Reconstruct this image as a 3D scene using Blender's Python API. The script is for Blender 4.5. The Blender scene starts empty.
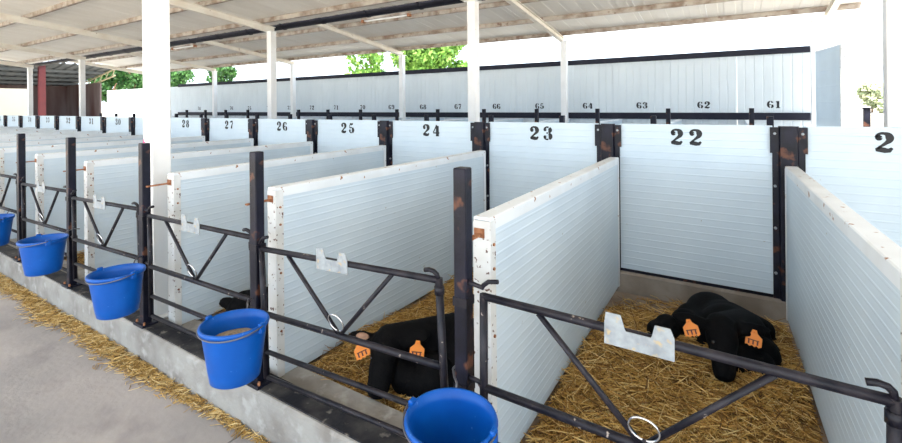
import bpy, bmesh, math, random
import numpy as np
from mathutils import Vector, Matrix, noise

random.seed(7); RNG = np.random.default_rng(7)
SC = bpy.context.scene
COL = SC.collection

# ------------------------------------------------------------------ camera
CAM_H = 1.56
cam_d = bpy.data.cameras.new('camera'); cam = bpy.data.objects.new('camera', cam_d); COL.objects.link(cam)
cam_d.sensor_width = 36.0; cam_d.sensor_fit = 'HORIZONTAL'
cam_d.lens = 453.0 * 36.0 / 902.0
cam_d.shift_x = (451 - 447.1) / 902.0
cam_d.shift_y = -(221.5 - 105.0) / 902.0
cam_d.clip_start = 0.05; cam_d.clip_end = 800
cam.matrix_world = (Matrix.Translation((0, 0, CAM_H)) @ Matrix.Rotation(0.5668, 4, 'Z')
                    @ Matrix.Rotation(math.pi / 2, 4, 'X') @ Matrix.Rotation(-0.0092, 4, 'Z'))
SC.camera = cam

# ------------------------------------------------------------------ world, sun, exposure
w = bpy.data.worlds.new('sky'); SC.world = w; w.use_nodes = True
bgn = w.node_tree.nodes['Background']
bgn.inputs['Color'].default_value = (0.74, 0.87, 1.0, 1); bgn.inputs['Strength'].default_value = 1.0
sun_d = bpy.data.lights.new('sun', 'SUN'); sun = bpy.data.objects.new('sun', sun_d); COL.objects.link(sun)
sun_d.energy = 5.0; sun_d.color = (1.0, 0.93, 0.82); sun_d.angle = math.radians(0.6)
sun.location = (4, -10, 14)
sun.rotation_euler = Vector((-0.30, 0.52, -0.95)).to_track_quat('-Z', 'Y').to_euler()
SC.view_settings.view_transform = 'Standard'; SC.view_settings.look = 'None'
SC.view_settings.gamma = 1.0; SC.view_settings.use_curve_mapping = False
SC.view_settings.exposure = 1.98

# ------------------------------------------------------------------ materials
def mat(name, col, rough=0.6, metal=0.0, col2=None, scale=6.0, lo=0.4, hi=0.65, bump=0.0, bscale=None,
        spots=None, sscale=30.0, slo=0.62, shi=0.68, stretch=None, detail=4.0, spec=0.5):
    m = bpy.data.materials.new(name); m.use_nodes = True
    nt = m.node_tree; N = nt.nodes; L = nt.links
    b = N['Principled BSDF']; b.inputs['Roughness'].default_value = rough; b.inputs['Metallic'].default_value = metal
    b.inputs['Specular IOR Level'].default_value = spec
    b.inputs['Base Color'].default_value = (*col, 1)
    tc = N.new('ShaderNodeTexCoord'); vec = tc.outputs['Object']
    if stretch:
        mp = N.new('ShaderNodeMapping'); mp.inputs['Scale'].default_value = stretch
        L.new(vec, mp.inputs['Vector']); vec = mp.outputs['Vector']
    cur = None
    if col2:
        n = N.new('ShaderNodeTexNoise'); n.inputs['Scale'].default_value = scale; n.inputs['Detail'].default_value = detail
        L.new(vec, n.inputs['Vector'])
        r = N.new('ShaderNodeValToRGB'); r.color_ramp.elements[0].position = lo; r.color_ramp.elements[1].position = hi
        r.color_ramp.elements[0].color = (*col, 1); r.color_ramp.elements[1].color = (*col2, 1)
        L.new(n.outputs['Fac'], r.inputs['Fac']); cur = r.outputs['Color']
    if spots:
        n2 = N.new('ShaderNodeTexNoise'); n2.inputs['Scale'].default_value = sscale; n2.inputs['Detail'].default_value = 3
        L.new(vec, n2.inputs['Vector'])
        r2 = N.new('ShaderNodeValToRGB'); r2.color_ramp.elements[0].position = slo; r2.color_ramp.elements[1].position = shi
        L.new(n2.outputs['Fac'], r2.inputs['Fac'])
        mx = N.new('ShaderNodeMix'); mx.data_type = 'RGBA'
        L.new(r2.outputs['Color'], mx.inputs['Factor'])
        if cur: L.new(cur, mx.inputs['A'])
        else: mx.inputs['A'].default_value = (*col, 1)
        mx.inputs['B'].default_value = (*spots, 1); cur = mx.outputs['Result']
    if cur: L.new(cur, b.inputs['Base Color'])
    if bump:
        nb = N.new('ShaderNodeTexNoise'); nb.inputs['Scale'].default_value = bscale or scale * 4; nb.inputs['Detail'].default_value = 6
        L.new(vec, nb.inputs['Vector'])
        bp = N.new('ShaderNodeBump'); bp.inputs['Strength'].default_value = bump; bp.inputs['Distance'].default_value = 0.01
        L.new(nb.outputs['Fac'], bp.inputs['Height']); L.new(bp.outputs['Normal'], b.inputs['Normal'])
    return m

def island_mat(name, cols, rough=0.7, trans=0.0):
    m = bpy.data.materials.new(name); m.use_nodes = True
    nt = m.node_tree; N = nt.nodes; L = nt.links; b = N['Principled BSDF']
    b.inputs['Roughness'].default_value = rough
    g = N.new('ShaderNodeNewGeometry'); r = N.new('ShaderNodeValToRGB')
    els = r.color_ramp.elements
    while len(els) < len(cols): els.new(0.5)
    for i, c in enumerate(cols):
        els[i].position = i / (len(cols) - 1); els[i].color = (*c, 1)
    L.new(g.outputs['Random Per Island'], r.inputs['Fac']); L.new(r.outputs['Color'], b.inputs['Base Color'])
    if trans:
        t = N.new('ShaderNodeBsdfTranslucent'); L.new(r.outputs['Color'], t.inputs['Color'])
        mx = N.new('ShaderNodeMixShader'); mx.inputs['Fac'].default_value = trans
        L.new(b.outputs['BSDF'], mx.inputs[1]); L.new(t.outputs['BSDF'], mx.inputs[2])
        L.new(mx.outputs['Shader'], N['Material Output'].inputs['Surface'])
    return m

M = {}
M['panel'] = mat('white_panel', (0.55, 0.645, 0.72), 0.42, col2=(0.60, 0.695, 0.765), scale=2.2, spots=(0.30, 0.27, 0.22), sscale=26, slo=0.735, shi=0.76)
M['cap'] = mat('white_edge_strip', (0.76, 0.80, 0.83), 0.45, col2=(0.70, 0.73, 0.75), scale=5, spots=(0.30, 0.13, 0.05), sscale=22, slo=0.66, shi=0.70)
M['rusty_cap'] = mat('white_edge_rusty', (0.68, 0.69, 0.69), 0.5, col2=(0.60, 0.60, 0.58), scale=8, spots=(0.10, 0.045, 0.03), sscale=46, slo=0.64, shi=0.67)
M['black'] = mat('black_paint', (0.0035, 0.0037, 0.009), 0.42, spec=.24, col2=(0.011, 0.0115, 0.024), scale=9, spots=(0.11, 0.045, 0.028), sscale=13, slo=0.60, shi=0.68, bump=0.15, bscale=60)
M['rail'] = mat('worn_black_rail', (0.004, 0.004, 0.009), 0.42, spec=.28, col2=(0.020, 0.017, 0.023), scale=16, spots=(0.30, 0.25, 0.22), sscale=34, slo=0.68, shi=0.72, bump=0.15, bscale=70)
M['rust'] = mat('rust', (0.22, 0.075, 0.03), 0.8, col2=(0.38, 0.17, 0.08), scale=40, bump=0.3, bscale=120)
M['galv'] = mat('galvanised_steel', (0.22, 0.25, 0.28), 0.45, 0.35, col2=(0.38, 0.42, 0.45), scale=26, lo=.35, hi=.7, spots=(0.45, 0.36, 0.22), sscale=45, slo=0.58, shi=0.70)  # straw-coloured spots paint reflected straw onto the sheet
M['chrome'] = mat('bright_steel', (0.75, 0.76, 0.78), 0.2, 1.0)
M['white_steel'] = mat('white_painted_steel', (0.88, 0.87, 0.86), 0.5, col2=(0.80, 0.79, 0.77), scale=3, spots=(0.45, 0.30, 0.22), sscale=18, slo=0.76, shi=0.79)
M['beam'] = mat('cream_beam', (0.78, 0.75, 0.68), 0.6, col2=(0.70, 0.64, 0.56), scale=4, spots=(0.22, 0.12, 0.07), sscale=9, slo=0.70, shi=0.76)
M['purlin'] = mat('shade_toned_purlin', (0.44, 0.39, 0.34), 0.65, col2=(0.22, 0.16, 0.12), scale=5, spots=(0.18, 0.11, 0.08), sscale=9, slo=0.62, shi=0.72)  # dark tone paints in the shadow line along the purlins, with brown streaks
M['roof'] = mat('roof_sheet', (0.80, 0.78, 0.74), 0.55, col2=(0.72, 0.69, 0.64), scale=1.3, stretch=(1, .35, 1))
M['gutter'] = mat('dark_gutter', (0.010, 0.011, 0.020), 0.5, spec=.2)
M['flash'] = mat('dark_flashing', (0.012, 0.013, 0.024), 0.55, spec=.2, col2=(0.018, 0.019, 0.03), scale=5)
M['wall'] = mat('wall_sheet', (0.69, 0.745, 0.77), 0.5, col2=(0.64, 0.695, 0.72), scale=1.2)
M['paint'] = mat('stencil_paint', (0.010, 0.011, 0.014), 0.6)
M['concrete'] = mat('alley_concrete', (0.27, 0.256, 0.252), 0.85, col2=(0.45, 0.405, 0.385), scale=1.1, lo=0.35, hi=0.68, bump=0.25, bscale=35, spots=(0.24, 0.22, 0.218), sscale=3, slo=0.55, shi=0.75, detail=8)
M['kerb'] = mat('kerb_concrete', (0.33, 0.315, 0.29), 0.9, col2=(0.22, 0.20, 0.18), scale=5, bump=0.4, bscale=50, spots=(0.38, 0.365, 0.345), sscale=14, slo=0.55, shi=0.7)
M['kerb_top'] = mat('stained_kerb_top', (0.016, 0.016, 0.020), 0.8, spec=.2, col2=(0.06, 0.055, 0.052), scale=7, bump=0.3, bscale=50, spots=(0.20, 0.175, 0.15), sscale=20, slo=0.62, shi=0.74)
M['penfloor'] = mat('pen_concrete', (0.22, 0.16, 0.12), 0.95, col2=(0.32, 0.25, 0.19), scale=6, bump=0.3, bscale=50)
M['strawbed'] = mat('straw_bed', (0.16, 0.09, 0.030), 0.9, col2=(0.42, 0.26, 0.09), scale=28, lo=0.35, hi=0.7, bump=1.0, bscale=80, spots=(0.07, 0.035, 0.015), sscale=9, slo=0.55, shi=0.72)
M['straw'] = island_mat('straw_strands', [(0.10, 0.04, 0.008), (0.30, 0.145, 0.028), (0.47, 0.26, 0.06), (0.62, 0.38, 0.10), (0.80, 0.60, 0.27)], 0.6)
M['straw_pale'] = island_mat('pale_straw_strands', [(0.24, 0.13, 0.03), (0.46, 0.27, 0.07), (0.62, 0.40, 0.13), (0.78, 0.60, 0.30)], 0.6)
M['bucket'] = mat('blue_plastic', (0.0005, 0.075, 0.36), 0.40, spec=.3, col2=(0.001, 0.095, 0.43), scale=7, spots=(0.06, 0.18, 0.50), sscale=48, slo=0.69, shi=0.74)
M['wire'] = mat('grey_wire', (0.16, 0.16, 0.18), 0.4, 0.8)
M['feed'] = mat('grain_feed', (0.40, 0.31, 0.19), 0.95, col2=(0.22, 0.17, 0.11), scale=90, bump=1.0, bscale=160)
M['calf'] = mat('black_coat', (0.0018, 0.0017, 0.0022), 0.7, bump=0.4, bscale=130, spec=0.10)
M['eye'] = mat('dark_eye', (0.004, 0.003, 0.003), 0.1)
M['earpink'] = mat('inner_ear', (0.35, 0.20, 0.13), 0.8)
M['tag'] = mat('orange_tag', (0.80, 0.24, 0.02), 0.5)
M['tagink'] = mat('tag_ink', (0.10, 0.02, 0.01), 0.6)
M['ground'] = mat('sandy_ground', (0.56, 0.50, 0.41), 0.95, col2=(0.64, 0.57, 0.47), scale=0.4, bump=0.3, bscale=3)
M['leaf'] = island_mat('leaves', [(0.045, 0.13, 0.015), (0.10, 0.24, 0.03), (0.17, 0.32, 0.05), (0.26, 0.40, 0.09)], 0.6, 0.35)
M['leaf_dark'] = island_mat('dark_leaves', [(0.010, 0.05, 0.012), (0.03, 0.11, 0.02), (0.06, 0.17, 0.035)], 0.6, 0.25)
M['leaf_hazed'] = island_mat('hazed_leaves', [(0.26, 0.33, 0.18), (0.40, 0.44, 0.28), (0.48, 0.47, 0.33)], 0.8, 0.2)  # distance haze and overexposure mixed into the leaf colour
M['bark'] = mat('bark', (0.14, 0.075, 0.045), 0.9, col2=(0.24, 0.14, 0.09), scale=8)
M['maroon'] = mat('maroon_wall', (0.05, 0.018, 0.016), 0.8, col2=(0.11, 0.085, 0.085), scale=1.0, stretch=(1, 1, .2))
M['redsteel'] = mat('red_oxide_steel', (0.060, 0.012, 0.014), 0.6, spec=.2, col2=(0.045, 0.010, 0.013), scale=3)
M['shedroof'] = mat('shed_roof', (0.045, 0.055, 0.065), 0.6, col2=(0.065, 0.072, 0.08), scale=2)
M['cream'] = mat('cream_wall', (0.42, 0.40, 0.33), 0.8, col2=(0.38, 0.36, 0.30), scale=0.8)
M['yellow'] = mat('yellow_steel', (0.24, 0.21, 0.13), 0.7)
M['tube'] = mat('lamp_tube', (0.78, 0.77, 0.74), 0.3)

# ------------------------------------------------------------------ builders
class MB:
    def __init__(s): s.v = []; s.f = []; s.sm = []
    def add(s, vs, fs, smooth=False):
        o = len(s.v); s.v += [tuple(p) for p in vs]; s.f += [tuple(i + o for i in f) for f in fs]; s.sm += [smooth] * len(fs); return s
    def box(s, x0, x1, y0, y1, z0, z1, mtx=None):
        vs = [Vector((x, y, z)) for z in (z0, z1) for y in (y0, y1) for x in (x0, x1)]
        if mtx: vs = [mtx @ p for p in vs]
        return s.add(vs, [(0, 2, 3, 1), (4, 5, 7, 6), (0, 1, 5, 4), (2, 6, 7, 3), (0, 4, 6, 2), (1, 3, 7, 5)])
    def cbox(s, x0, x1, y0, y1, z0, z1, b=0.004):
        """box with chamfered vertical edges and top"""
        ring = [(x0 + b, y0), (x1 - b, y0), (x1, y0 + b), (x1, y1 - b), (x1 - b, y1), (x0 + b, y1), (x0, y1 - b), (x0, y0 + b)]
        ins = [(min(max(x, x0 + b), x1 - b), min(max(y, y0 + b), y1 - b)) for x, y in ring]
        vs = [(x, y, z0) for x, y in ring] + [(x, y, z1 - b) for x, y in ring] + [(x, y, z1) for x, y in ins]
        fs = [tuple(range(7, -1, -1))]
        for i in range(8):
            j = (i + 1) % 8; fs += [(i, j, 8 + j, 8 + i), (8 + i, 8 + j, 16 + j, 16 + i)]
        fs.append(tuple(range(16, 24)))
        return s.add(vs, fs)
    def tube(s, pts, r, n=8, cap=True, closed=False):
        pts = [Vector(p) for p in pts]; k = len(pts); vs = []; fs = []
        prev = None
        for i, p in enumerate(pts):
            if closed: t = (pts[(i + 1) % k] - pts[i - 1]).normalized()
            else: t = (pts[min(i + 1, k - 1)] - pts[max(i - 1, 0)]).normalized()
            if prev is None:
                a = Vector((0, 0, 1)) if abs(t.z) < .9 else Vector((1, 0, 0)); u = t.cross(a).normalized()
            else: u = (prev - t * prev.dot(t)).normalized()
            prev = u; q = t.cross(u); rr = r[i] if isinstance(r, (list, tuple)) else r
            for j in range(n):
                a = 2 * math.pi * j / n; vs.append(p + (u * math.cos(a) + q * math.sin(a)) * rr)
        m = k if closed else k - 1
        for i in range(m):
            for j in range(n):
                a = i * n; b2 = ((i + 1) % k) * n; fs.append((a + j, a + (j + 1) % n, b2 + (j + 1) % n, b2 + j))
        s.add(vs, fs, True)
        if cap and not closed:
            o = len(s.v) - len(vs)
            s.f += [tuple(o + j for j in range(n - 1, -1, -1)), tuple(o + (k - 1) * n + j for j in range(n))]; s.sm += [False, False]
        return s
    def lathe(s, prof, c=(0, 0, 0), n=32, sx=1.0, sy=1.0):
        vs = []; fs = []; k = len(prof)
        for j in range(n):
            a = 2 * math.pi * j / n
            for r, z in prof: vs.append((c[0] + r * math.cos(a) * sx, c[1] + r * math.sin(a) * sy, c[2] + z))
        for j in range(n):
            for i in range(k - 1):
                a = j * k + i; b2 = ((j + 1) % n) * k + i; fs.append((a, b2, b2 + 1, a + 1))
        return s.add(vs, fs, True)
    def extr(s, prof, axis, a0, a1):
        """closed 2D profile extruded along axis; prof in the two other axes (order xyz)"""
        def P(p, a): return {'x': (a, p[0], p[1]), 'y': (p[0], a, p[1]), 'z': (p[0], p[1], a)}[axis]
        k = len(prof); vs = [P(p, a0) for p in prof] + [P(p, a1) for p in prof]
        fs = [(i, (i + 1) % k, k + (i + 1) % k, k + i) for i in range(k)] + [tuple(range(k - 1, -1, -1)), tuple(range(k, 2 * k))]
        return s.add(vs, fs)
    def mesh(s, name, m):
        me = bpy.data.meshes.new(name); me.from_pydata(s.v, [], s.f); me.polygons.foreach_set('use_smooth', s.sm)
        bm = bmesh.new(); bm.from_mesh(me); bmesh.ops.recalc_face_normals(bm, faces=bm.faces); bm.to_mesh(me); bm.free()
        me.materials.append(m); me.update(); return me
    def build(s, name, m, parent=None, loc=(0, 0, 0)):
        return link(name, s.mesh(name, m), parent, loc)

def link(name, me, parent=None, loc=(0, 0, 0)):
    o = bpy.data.objects.new(name, me); COL.objects.link(o); o.location = loc
    if parent: o.parent = parent
    return o
def tag(o, label, cat, group=None, kind=None):
    o['label'] = label
    if cat: o['category'] = cat
    if group: o['group'] = group
    if kind: o['kind'] = kind
    return o
def thing(name, label, cat, loc=(0, 0, 0), rz=0.0, group=None):
    o = bpy.data.objects.new(name, None); COL.objects.link(o); o.location = loc; o.rotation_euler.z = rz
    o.empty_display_size = .1
    return tag(o, label, cat, group)
def struct(o, label=None, cat='structure'):
    o['kind'] = 'structure'
    if label: o['label'] = label; o['category'] = cat
    return o
def children(o): return list(o.children)
KIDS = {}
def dup(root, label, loc, rz=0.0):
    r = root.copy(); COL.objects.link(r); r.location = loc; r.rotation_euler.z = rz; r['label'] = label
    if root.name not in KIDS: KIDS[root.name] = [(c, children(c)) for c in children(root)]
    for c, sub in KIDS[root.name]:
        d = c.copy(); COL.objects.link(d); d.parent = r
        for g in sub:
            e = g.copy(); COL.objects.link(e); e.parent = d
    return r

def words(n):
    ones = 'zero one two three four five six seven eight nine'.split(); tens = {2: 'twenty', 3: 'thirty', 4: 'forty', 6: 'sixty', 7: 'seventy', 8: 'eighty'}
    return tens[n // 10] + ('-' + ones[n % 10] if n % 10 else '')
# ------------------------------------------------------------------ layout
S = 1.15
def PX(k): return -0.811 - S * k           # line between pen (22+k) and pen (23+k) ; k=-1 is 21|22
YF, YB = 1.37, 3.75
KERB_Z, BED = 0.215, 0.115
COLX = [-3.27 + 4.6 * n for n in (1, 0, -1, -2, -3, -4)]
XL, XR = -22.2, 7.2  # XR: near roof lengthened out of view to cut light from the right

# ------------------------------------------------------------------ ground, alley, kerb, pen floor
def gridplane(x0, x1, y0, y1, z, nx, ny, f=None):
    mb = MB(); vs = [(x0 + (x1 - x0) * i / nx, y0 + (y1 - y0) * j / ny, z + (f(x0 + (x1 - x0) * i / nx, y0 + (y1 - y0) * j / ny) if f else 0)) for j in range(ny + 1) for i in range(nx + 1)]
    fs = [(j * (nx + 1) + i, j * (nx + 1) + i + 1, (j + 1) * (nx + 1) + i + 1, (j + 1) * (nx + 1) + i) for j in range(ny) for i in range(nx)]
    return mb.add(vs, fs, True)
struct(gridplane(-300, 300, -300, 300, -0.03, 4, 4).build('ground', M['ground']), 'pale sandy ground around the open shed', 'ground')
# alley slabs with joints
alley = struct(bpy.data.objects.new('floor', None), 'grey concrete alley floor in front of the pens', 'floor'); COL.objects.link(alley)
me = MB().box(-1.995, 1.995, -2.16, 2.16, -0.12, 0).mesh('slab', M['concrete'])
for i in range(8):
    for j in range(1):
        link('slab', me, alley, (4.0 - 4.0 * i, -0.85, 0))
kerb = struct(bpy.data.objects.new('kerb', None), 'low concrete kerb carrying the pen posts', 'kerb'); COL.objects.link(kerb)
def kerbseg(name, y0, y1, z0, z1, m, ch=0.012):
    mb = MB(); mb.extr([(y0, z0), (y1, z0), (y1, z1), (y0 + ch, z1), (y0, z1 - ch)], 'x', -24, 5); return mb.build(name, m, kerb)
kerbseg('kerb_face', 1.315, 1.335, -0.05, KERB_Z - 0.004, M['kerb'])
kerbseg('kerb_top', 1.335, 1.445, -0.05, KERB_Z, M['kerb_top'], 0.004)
kerbseg('inner_ledge', 1.445, 1.62, -0.05, 0.165, M['kerb'], 0.002)
struct(gridplane(-24, 5, 1.62, 3.72, 0.09, 2, 2).build('pen_floor', M['penfloor']), 'brown concrete floor of the pens under the straw', 'floor')
kb = MB(); kb.extr([(3.70, -0.03), (3.90, -0.03), (3.90, 0.25), (3.71, 0.25), (3.70, 0.235)], 'x', -24, 5)
M['backkerb'] = mat('dusty_kerb', (0.22, 0.18, 0.145), 0.95, col2=(0.30, 0.26, 0.22), scale=5, bump=0.3, bscale=40)
struct(kb.build('back_kerb', M['backkerb']), 'concrete kerb under the numbered back panels', 'kerb')
struct(MB().box(-24, 5, 3.9, 10.6, -0.1, 0.02).build('aisle_floor', M['concrete']), 'concrete floor of the centre aisle and far pens', 'floor')

# ------------------------------------------------------------------ ribbed sandwich panels
def ribprof(t0, t1, z0, z1, pitch=0.052, gw=0.012, gd=-0.0016, both=True):
    """closed profile (t,z): grooved on side t0 and on t1"""
    L_ = [(t0, z0)]; z = z0 + pitch
    while z < z1 - 0.02:
        L_ += [(t0, z - gw / 2), (t0 + gd, z - gw / 4), (t0 + gd, z + gw / 4), (t0, z + gw / 2)]; z += pitch
    L_.append((t0, z1)); R_ = [(t1, z0)]; z = z0 + pitch
    if both:
        while z < z1 - 0.02:
            R_ += [(t1, z - gw / 2), (t1 - gd, z - gw / 4), (t1 - gd, z + gw / 4), (t1, z + gw / 2)]; z += pitch
    R_.append((t1, z1))
    return L_ + R_[::-1]

# --- stencil digits: strokes of (x, y, width)
def arc(cx, cy, rx, ry, a0, a1, w0, w1=None, wm=None, n=10):
    w1 = w0 if w1 is None else w1; o = []
    for i in range(n + 1):
        t = i / n; a = math.radians(a0 + (a1 - a0) * t); wd = w0 + (w1 - w0) * t
        if wm is not None: wd += (wm - (w0 + w1) / 2) * math.sin(math.pi * t)
        o.append((cx + rx * math.cos(a), cy + ry * math.sin(a), wd))
    return o
TH = 0.24
GL = {
 '0': [arc(.36, .5, .26, .44, 98, 262, .07, .07, TH), arc(.36, .5, .26, .44, 82, -82, .07, .07, TH)],
 '1': [[(.36, .04, TH), (.36, .96, TH)], [(.14, .80, .08), (.27, .93, .14)], [(.12, .03, .07), (.60, .03, .07)]],
 '2': [arc(.19, .72, .06, .065, 0, 360, .13), arc(.34, .70, .26, .25, 170, 75, .08, .11) + arc(.36, .70, .24, .25, 70, -38, .13, .18, .27) + [(.46, .46, .13), (.30, .32, .09), (.12, .17, .07)], [(.06, .11, .12), (.22, .13, .22), (.42, .09, .22), (.58, .09, .17), (.69, .22, .08)]],
 '3': [arc(.17, .77, .05, .055, 0, 360, .11), arc(.33, .75, .24, .21, 165, 60, .06, .10), arc(.33, .74, .23, .20, 48, -60, .18, .12, TH), [(.27, .52, .07), (.43, .52, .07)], arc(.33, .27, .26, .23, 62, -55, .12, .14, .25), arc(.33, .26, .25, .22, -68, -165, .09, .06), arc(.16, .22, .05, .055, 0, 360, .11)],
 '4': [[(.44, .95, .10), (.27, .65, .07), (.07, .30, .07)], [(.06, .27, .07), (.38, .27, .07)], [(.62, .27, .07), (.70, .27, .07)], [(.50, .05, TH), (.50, .88, TH)], [(.34, .03, .06), (.66, .03, .06)]],
 '5': [[(.16, .90, .16), (.36, .86, .17), (.58, .93, .10)], [(.14, .80, .07), (.13, .50, .06)], arc(.33, .30, .27, .25, 130, 72, .06, .10), arc(.33, .29, .26, .25, 60, -60, .16, .14, .26), arc(.33, .27, .25, .23, -72, -160, .09, .06), arc(.16, .24, .05, .055, 0, 360, .11)],
 '6': [arc(.36, .5, .26, .44, 95, 262, .07, .07, TH), arc(.36, .27, .25, .22, 150, 75, .05, .08), arc(.38, .27, .22, .22, 62, -80, .10, .08, .22), arc(.55, .80, .045, .05, 0, 360, .10), arc(.36, .80, .2, .14, 80, 30, .07, .07)],
 '7': [[(.08, .76, .06), (.14, .88, .12), (.34, .90, .19), (.60, .90, .16)], [(.62, .78, .08), (.45, .50, .13), (.36, .25, .22), (.35, .05, .26)]],
 '8': [arc(.36, .73, .19, .20, 98, 262, .06, .06, .17), arc(.36, .73, .19, .20, 82, -82, .06, .06, .17), arc(.36, .26, .24, .23, 98, 262, .06, .06, .21), arc(.36, .26, .24, .23, 82, -82, .06, .06, .21)],
}
GL['9'] = [[(.72 - x, 1 - y, ww) for x, y, ww in st] for st in GL['6']]
def number_mesh(txt, h, adv=1.06):
    mb = MB(); wtot = (len(txt) - 1) * adv * h + .72 * h; x0 = -wtot / 2
    for ch in txt:
        for st in GL[ch]:
            vs = []; k = len(st)
            for i, (x, y, ww) in enumerate(st):
                a = st[min(i + 1, k - 1)]; b2 = st[max(i - 1, 0)]
                t = Vector((a[0] - b2[0], a[1] - b2[1])); t = t.normalized() if t.length > 1e-6 else Vector((1, 0))
                ww = ww * 1.12 + .02; nx, ny = -t.y * ww / 2, t.x * ww / 2
                for sg in (1, -1): vs.append((x0 + (x + sg * nx) * h, 0, (y + sg * ny - .5) * h))
            mb.add(vs, [(2 * i, 2 * i + 1, 2 * i + 3, 2 * i + 2) for i in range(k - 1)])
        x0 += adv * h
    me = bpy.data.meshes.new('number'); me.from_pydata(mb.v, [], mb.f); me.materials.append(M['paint']); return me

# back panels of the near row: number n lies between PX(n-22) (left) and PX(n-23) (right)
XB = -0.046
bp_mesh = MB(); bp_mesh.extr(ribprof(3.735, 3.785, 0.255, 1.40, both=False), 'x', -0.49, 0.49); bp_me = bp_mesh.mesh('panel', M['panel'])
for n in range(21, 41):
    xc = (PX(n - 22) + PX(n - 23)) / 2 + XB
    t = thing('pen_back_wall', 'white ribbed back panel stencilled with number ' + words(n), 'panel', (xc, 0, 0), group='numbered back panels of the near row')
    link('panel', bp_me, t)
    MB().box(-0.49, 0.49, 3.728, 3.79, 0.25, 0.27).build('base_channel', M['black'], t) if n < 27 else None
    link('number', number_mesh(str(n), 0.115 if n > 21 else 0.12), t, ((0.012 if n > 22 else -.028) - (0.0 if n > 21 else 0.022), 3.7322, 1.31))
    if n < 30:
        for sx in (-.44, .44):
            MB().lathe([(0, -.004), (.007, -.003), (.007, 0)], (0, 0, 0), 8).build('screw', M['galv'], t, (sx, 3.735, 0.62)).rotation_euler.x = 0

# dark back posts
def back_post():
    t = thing('back_post', '', 'post', group='dark posts between the back panels')
    MB().box(-.088, .088, -.012, .0, .25, 1.385).build('flange_plate', M['black'], t)
    mb = MB(); mb.extr([(-.055, -.012), (-.045, -.045), (.045, -.045), (.055, -.012)], 'z', .25, 1.40); mb.build('centre_channel', M['black'], t)
    MB().box(-.100, .100, -.02, -.005, 1.22, 1.392).build('head_plate', M['black'], t)
    for sx in (-1, 1):
        for z in (1.35, 1.0, .72, .42):
            mb = MB(); mb.tube([(sx * .074, -.012, z), (sx * .074, -.026, z)], .009, 6); mb.build('bolt', M['galv'], t)
    return t
bp0 = None
for k in range(-2, 19):
    lb = 'dark steel post between back panels %s and %s' % (words(22 + k), words(23 + k))
    loc = (PX(k) + XB, 3.735, 0)
    if bp0 is None: bp0 = back_post(); bp0.location = loc; bp0['label'] = lb
    else: dup(bp0, lb, loc)

# partitions of the near row
def partition():
    t = thing('pen_partition', '', 'partition', group='white partitions between the near pens')
    y0, y1, z0, z1 = 1.49, 3.675, .15, 1.128
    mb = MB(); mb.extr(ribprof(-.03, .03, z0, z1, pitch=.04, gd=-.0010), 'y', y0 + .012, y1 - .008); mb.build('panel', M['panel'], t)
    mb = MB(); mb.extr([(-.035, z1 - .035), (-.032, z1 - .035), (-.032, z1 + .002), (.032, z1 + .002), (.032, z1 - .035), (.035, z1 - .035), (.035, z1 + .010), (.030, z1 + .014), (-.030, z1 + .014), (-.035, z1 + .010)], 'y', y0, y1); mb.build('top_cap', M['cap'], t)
    mb = MB(); mb.extr([(-.036, y0 + .04), (-.036, y0 - .004), (.036, y0 - .004), (.036, y0 + .04), (.0325, y0 + .04), (.0325, y0), (-.0325, y0), (-.0325, y0 + .04)], 'z', z0, z1 - .0)
    mb.build('front_channel', M['rusty_cap'], t)
    mb = MB(); mb.extr([(-.036, y1 - .04), (-.036, y1), (.036, y1), (.036, y1 - .04), (.0325, y1 - .04), (.0325, y1 - .004), (-.0325, y1 - .004), (-.0325, y1 - .04)], 'z', z0, z1)
    mb.build('rear_channel', M['cap'], t)
    mb = MB(); mb.box(-.02, .0, y0 - .14, y0 + .03, z1 - .055, z1 - .047); mb.box(-.03, .012, y0 - .008, y0 - .003, z1 - .062, z1 - .028)
    mb.build('corner_bracket', M['rust'], t)
    for z in (1.04, .95, .7, .4):
        mb = MB(); mb.tube([(.036, y0 + .02, z), (.042, y0 + .02, z)], .006, 6); mb.build('bolt', M['rust'], t)
    return t
# small skews: offset of the front end and of the rear end in X
SK = {-1: (.035, -.035), 0: (.012, .01), 1: (-.065, .0), 2: (.07, -.03), 3: (-.085, 0), 4: (-.03, 0)}
pp0 = None
for k in range(-1, 19):
    lb = 'white ribbed partition panel between pens %s and %s' % (words(22 + k), words(23 + k))
    fr, bk = SK.get(k, (random.uniform(-.03, .03), 0))
    rz = -(bk - fr) / 2.19; x = PX(k) + fr + (XB * .4) + 1.49 * rz   # rotate about origin line
    loc = (PX(k) + fr, 0, 0)
    if pp0 is None: pp0 = partition(); o = pp0; o['label'] = lb
    else: o = dup(pp0, lb, loc)
    o.rotation_euler.z = rz
    o.location = (PX(k) + fr + 1.49 * math.sin(rz), 1.49 - 1.49 * math.cos(rz), 0)

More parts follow.
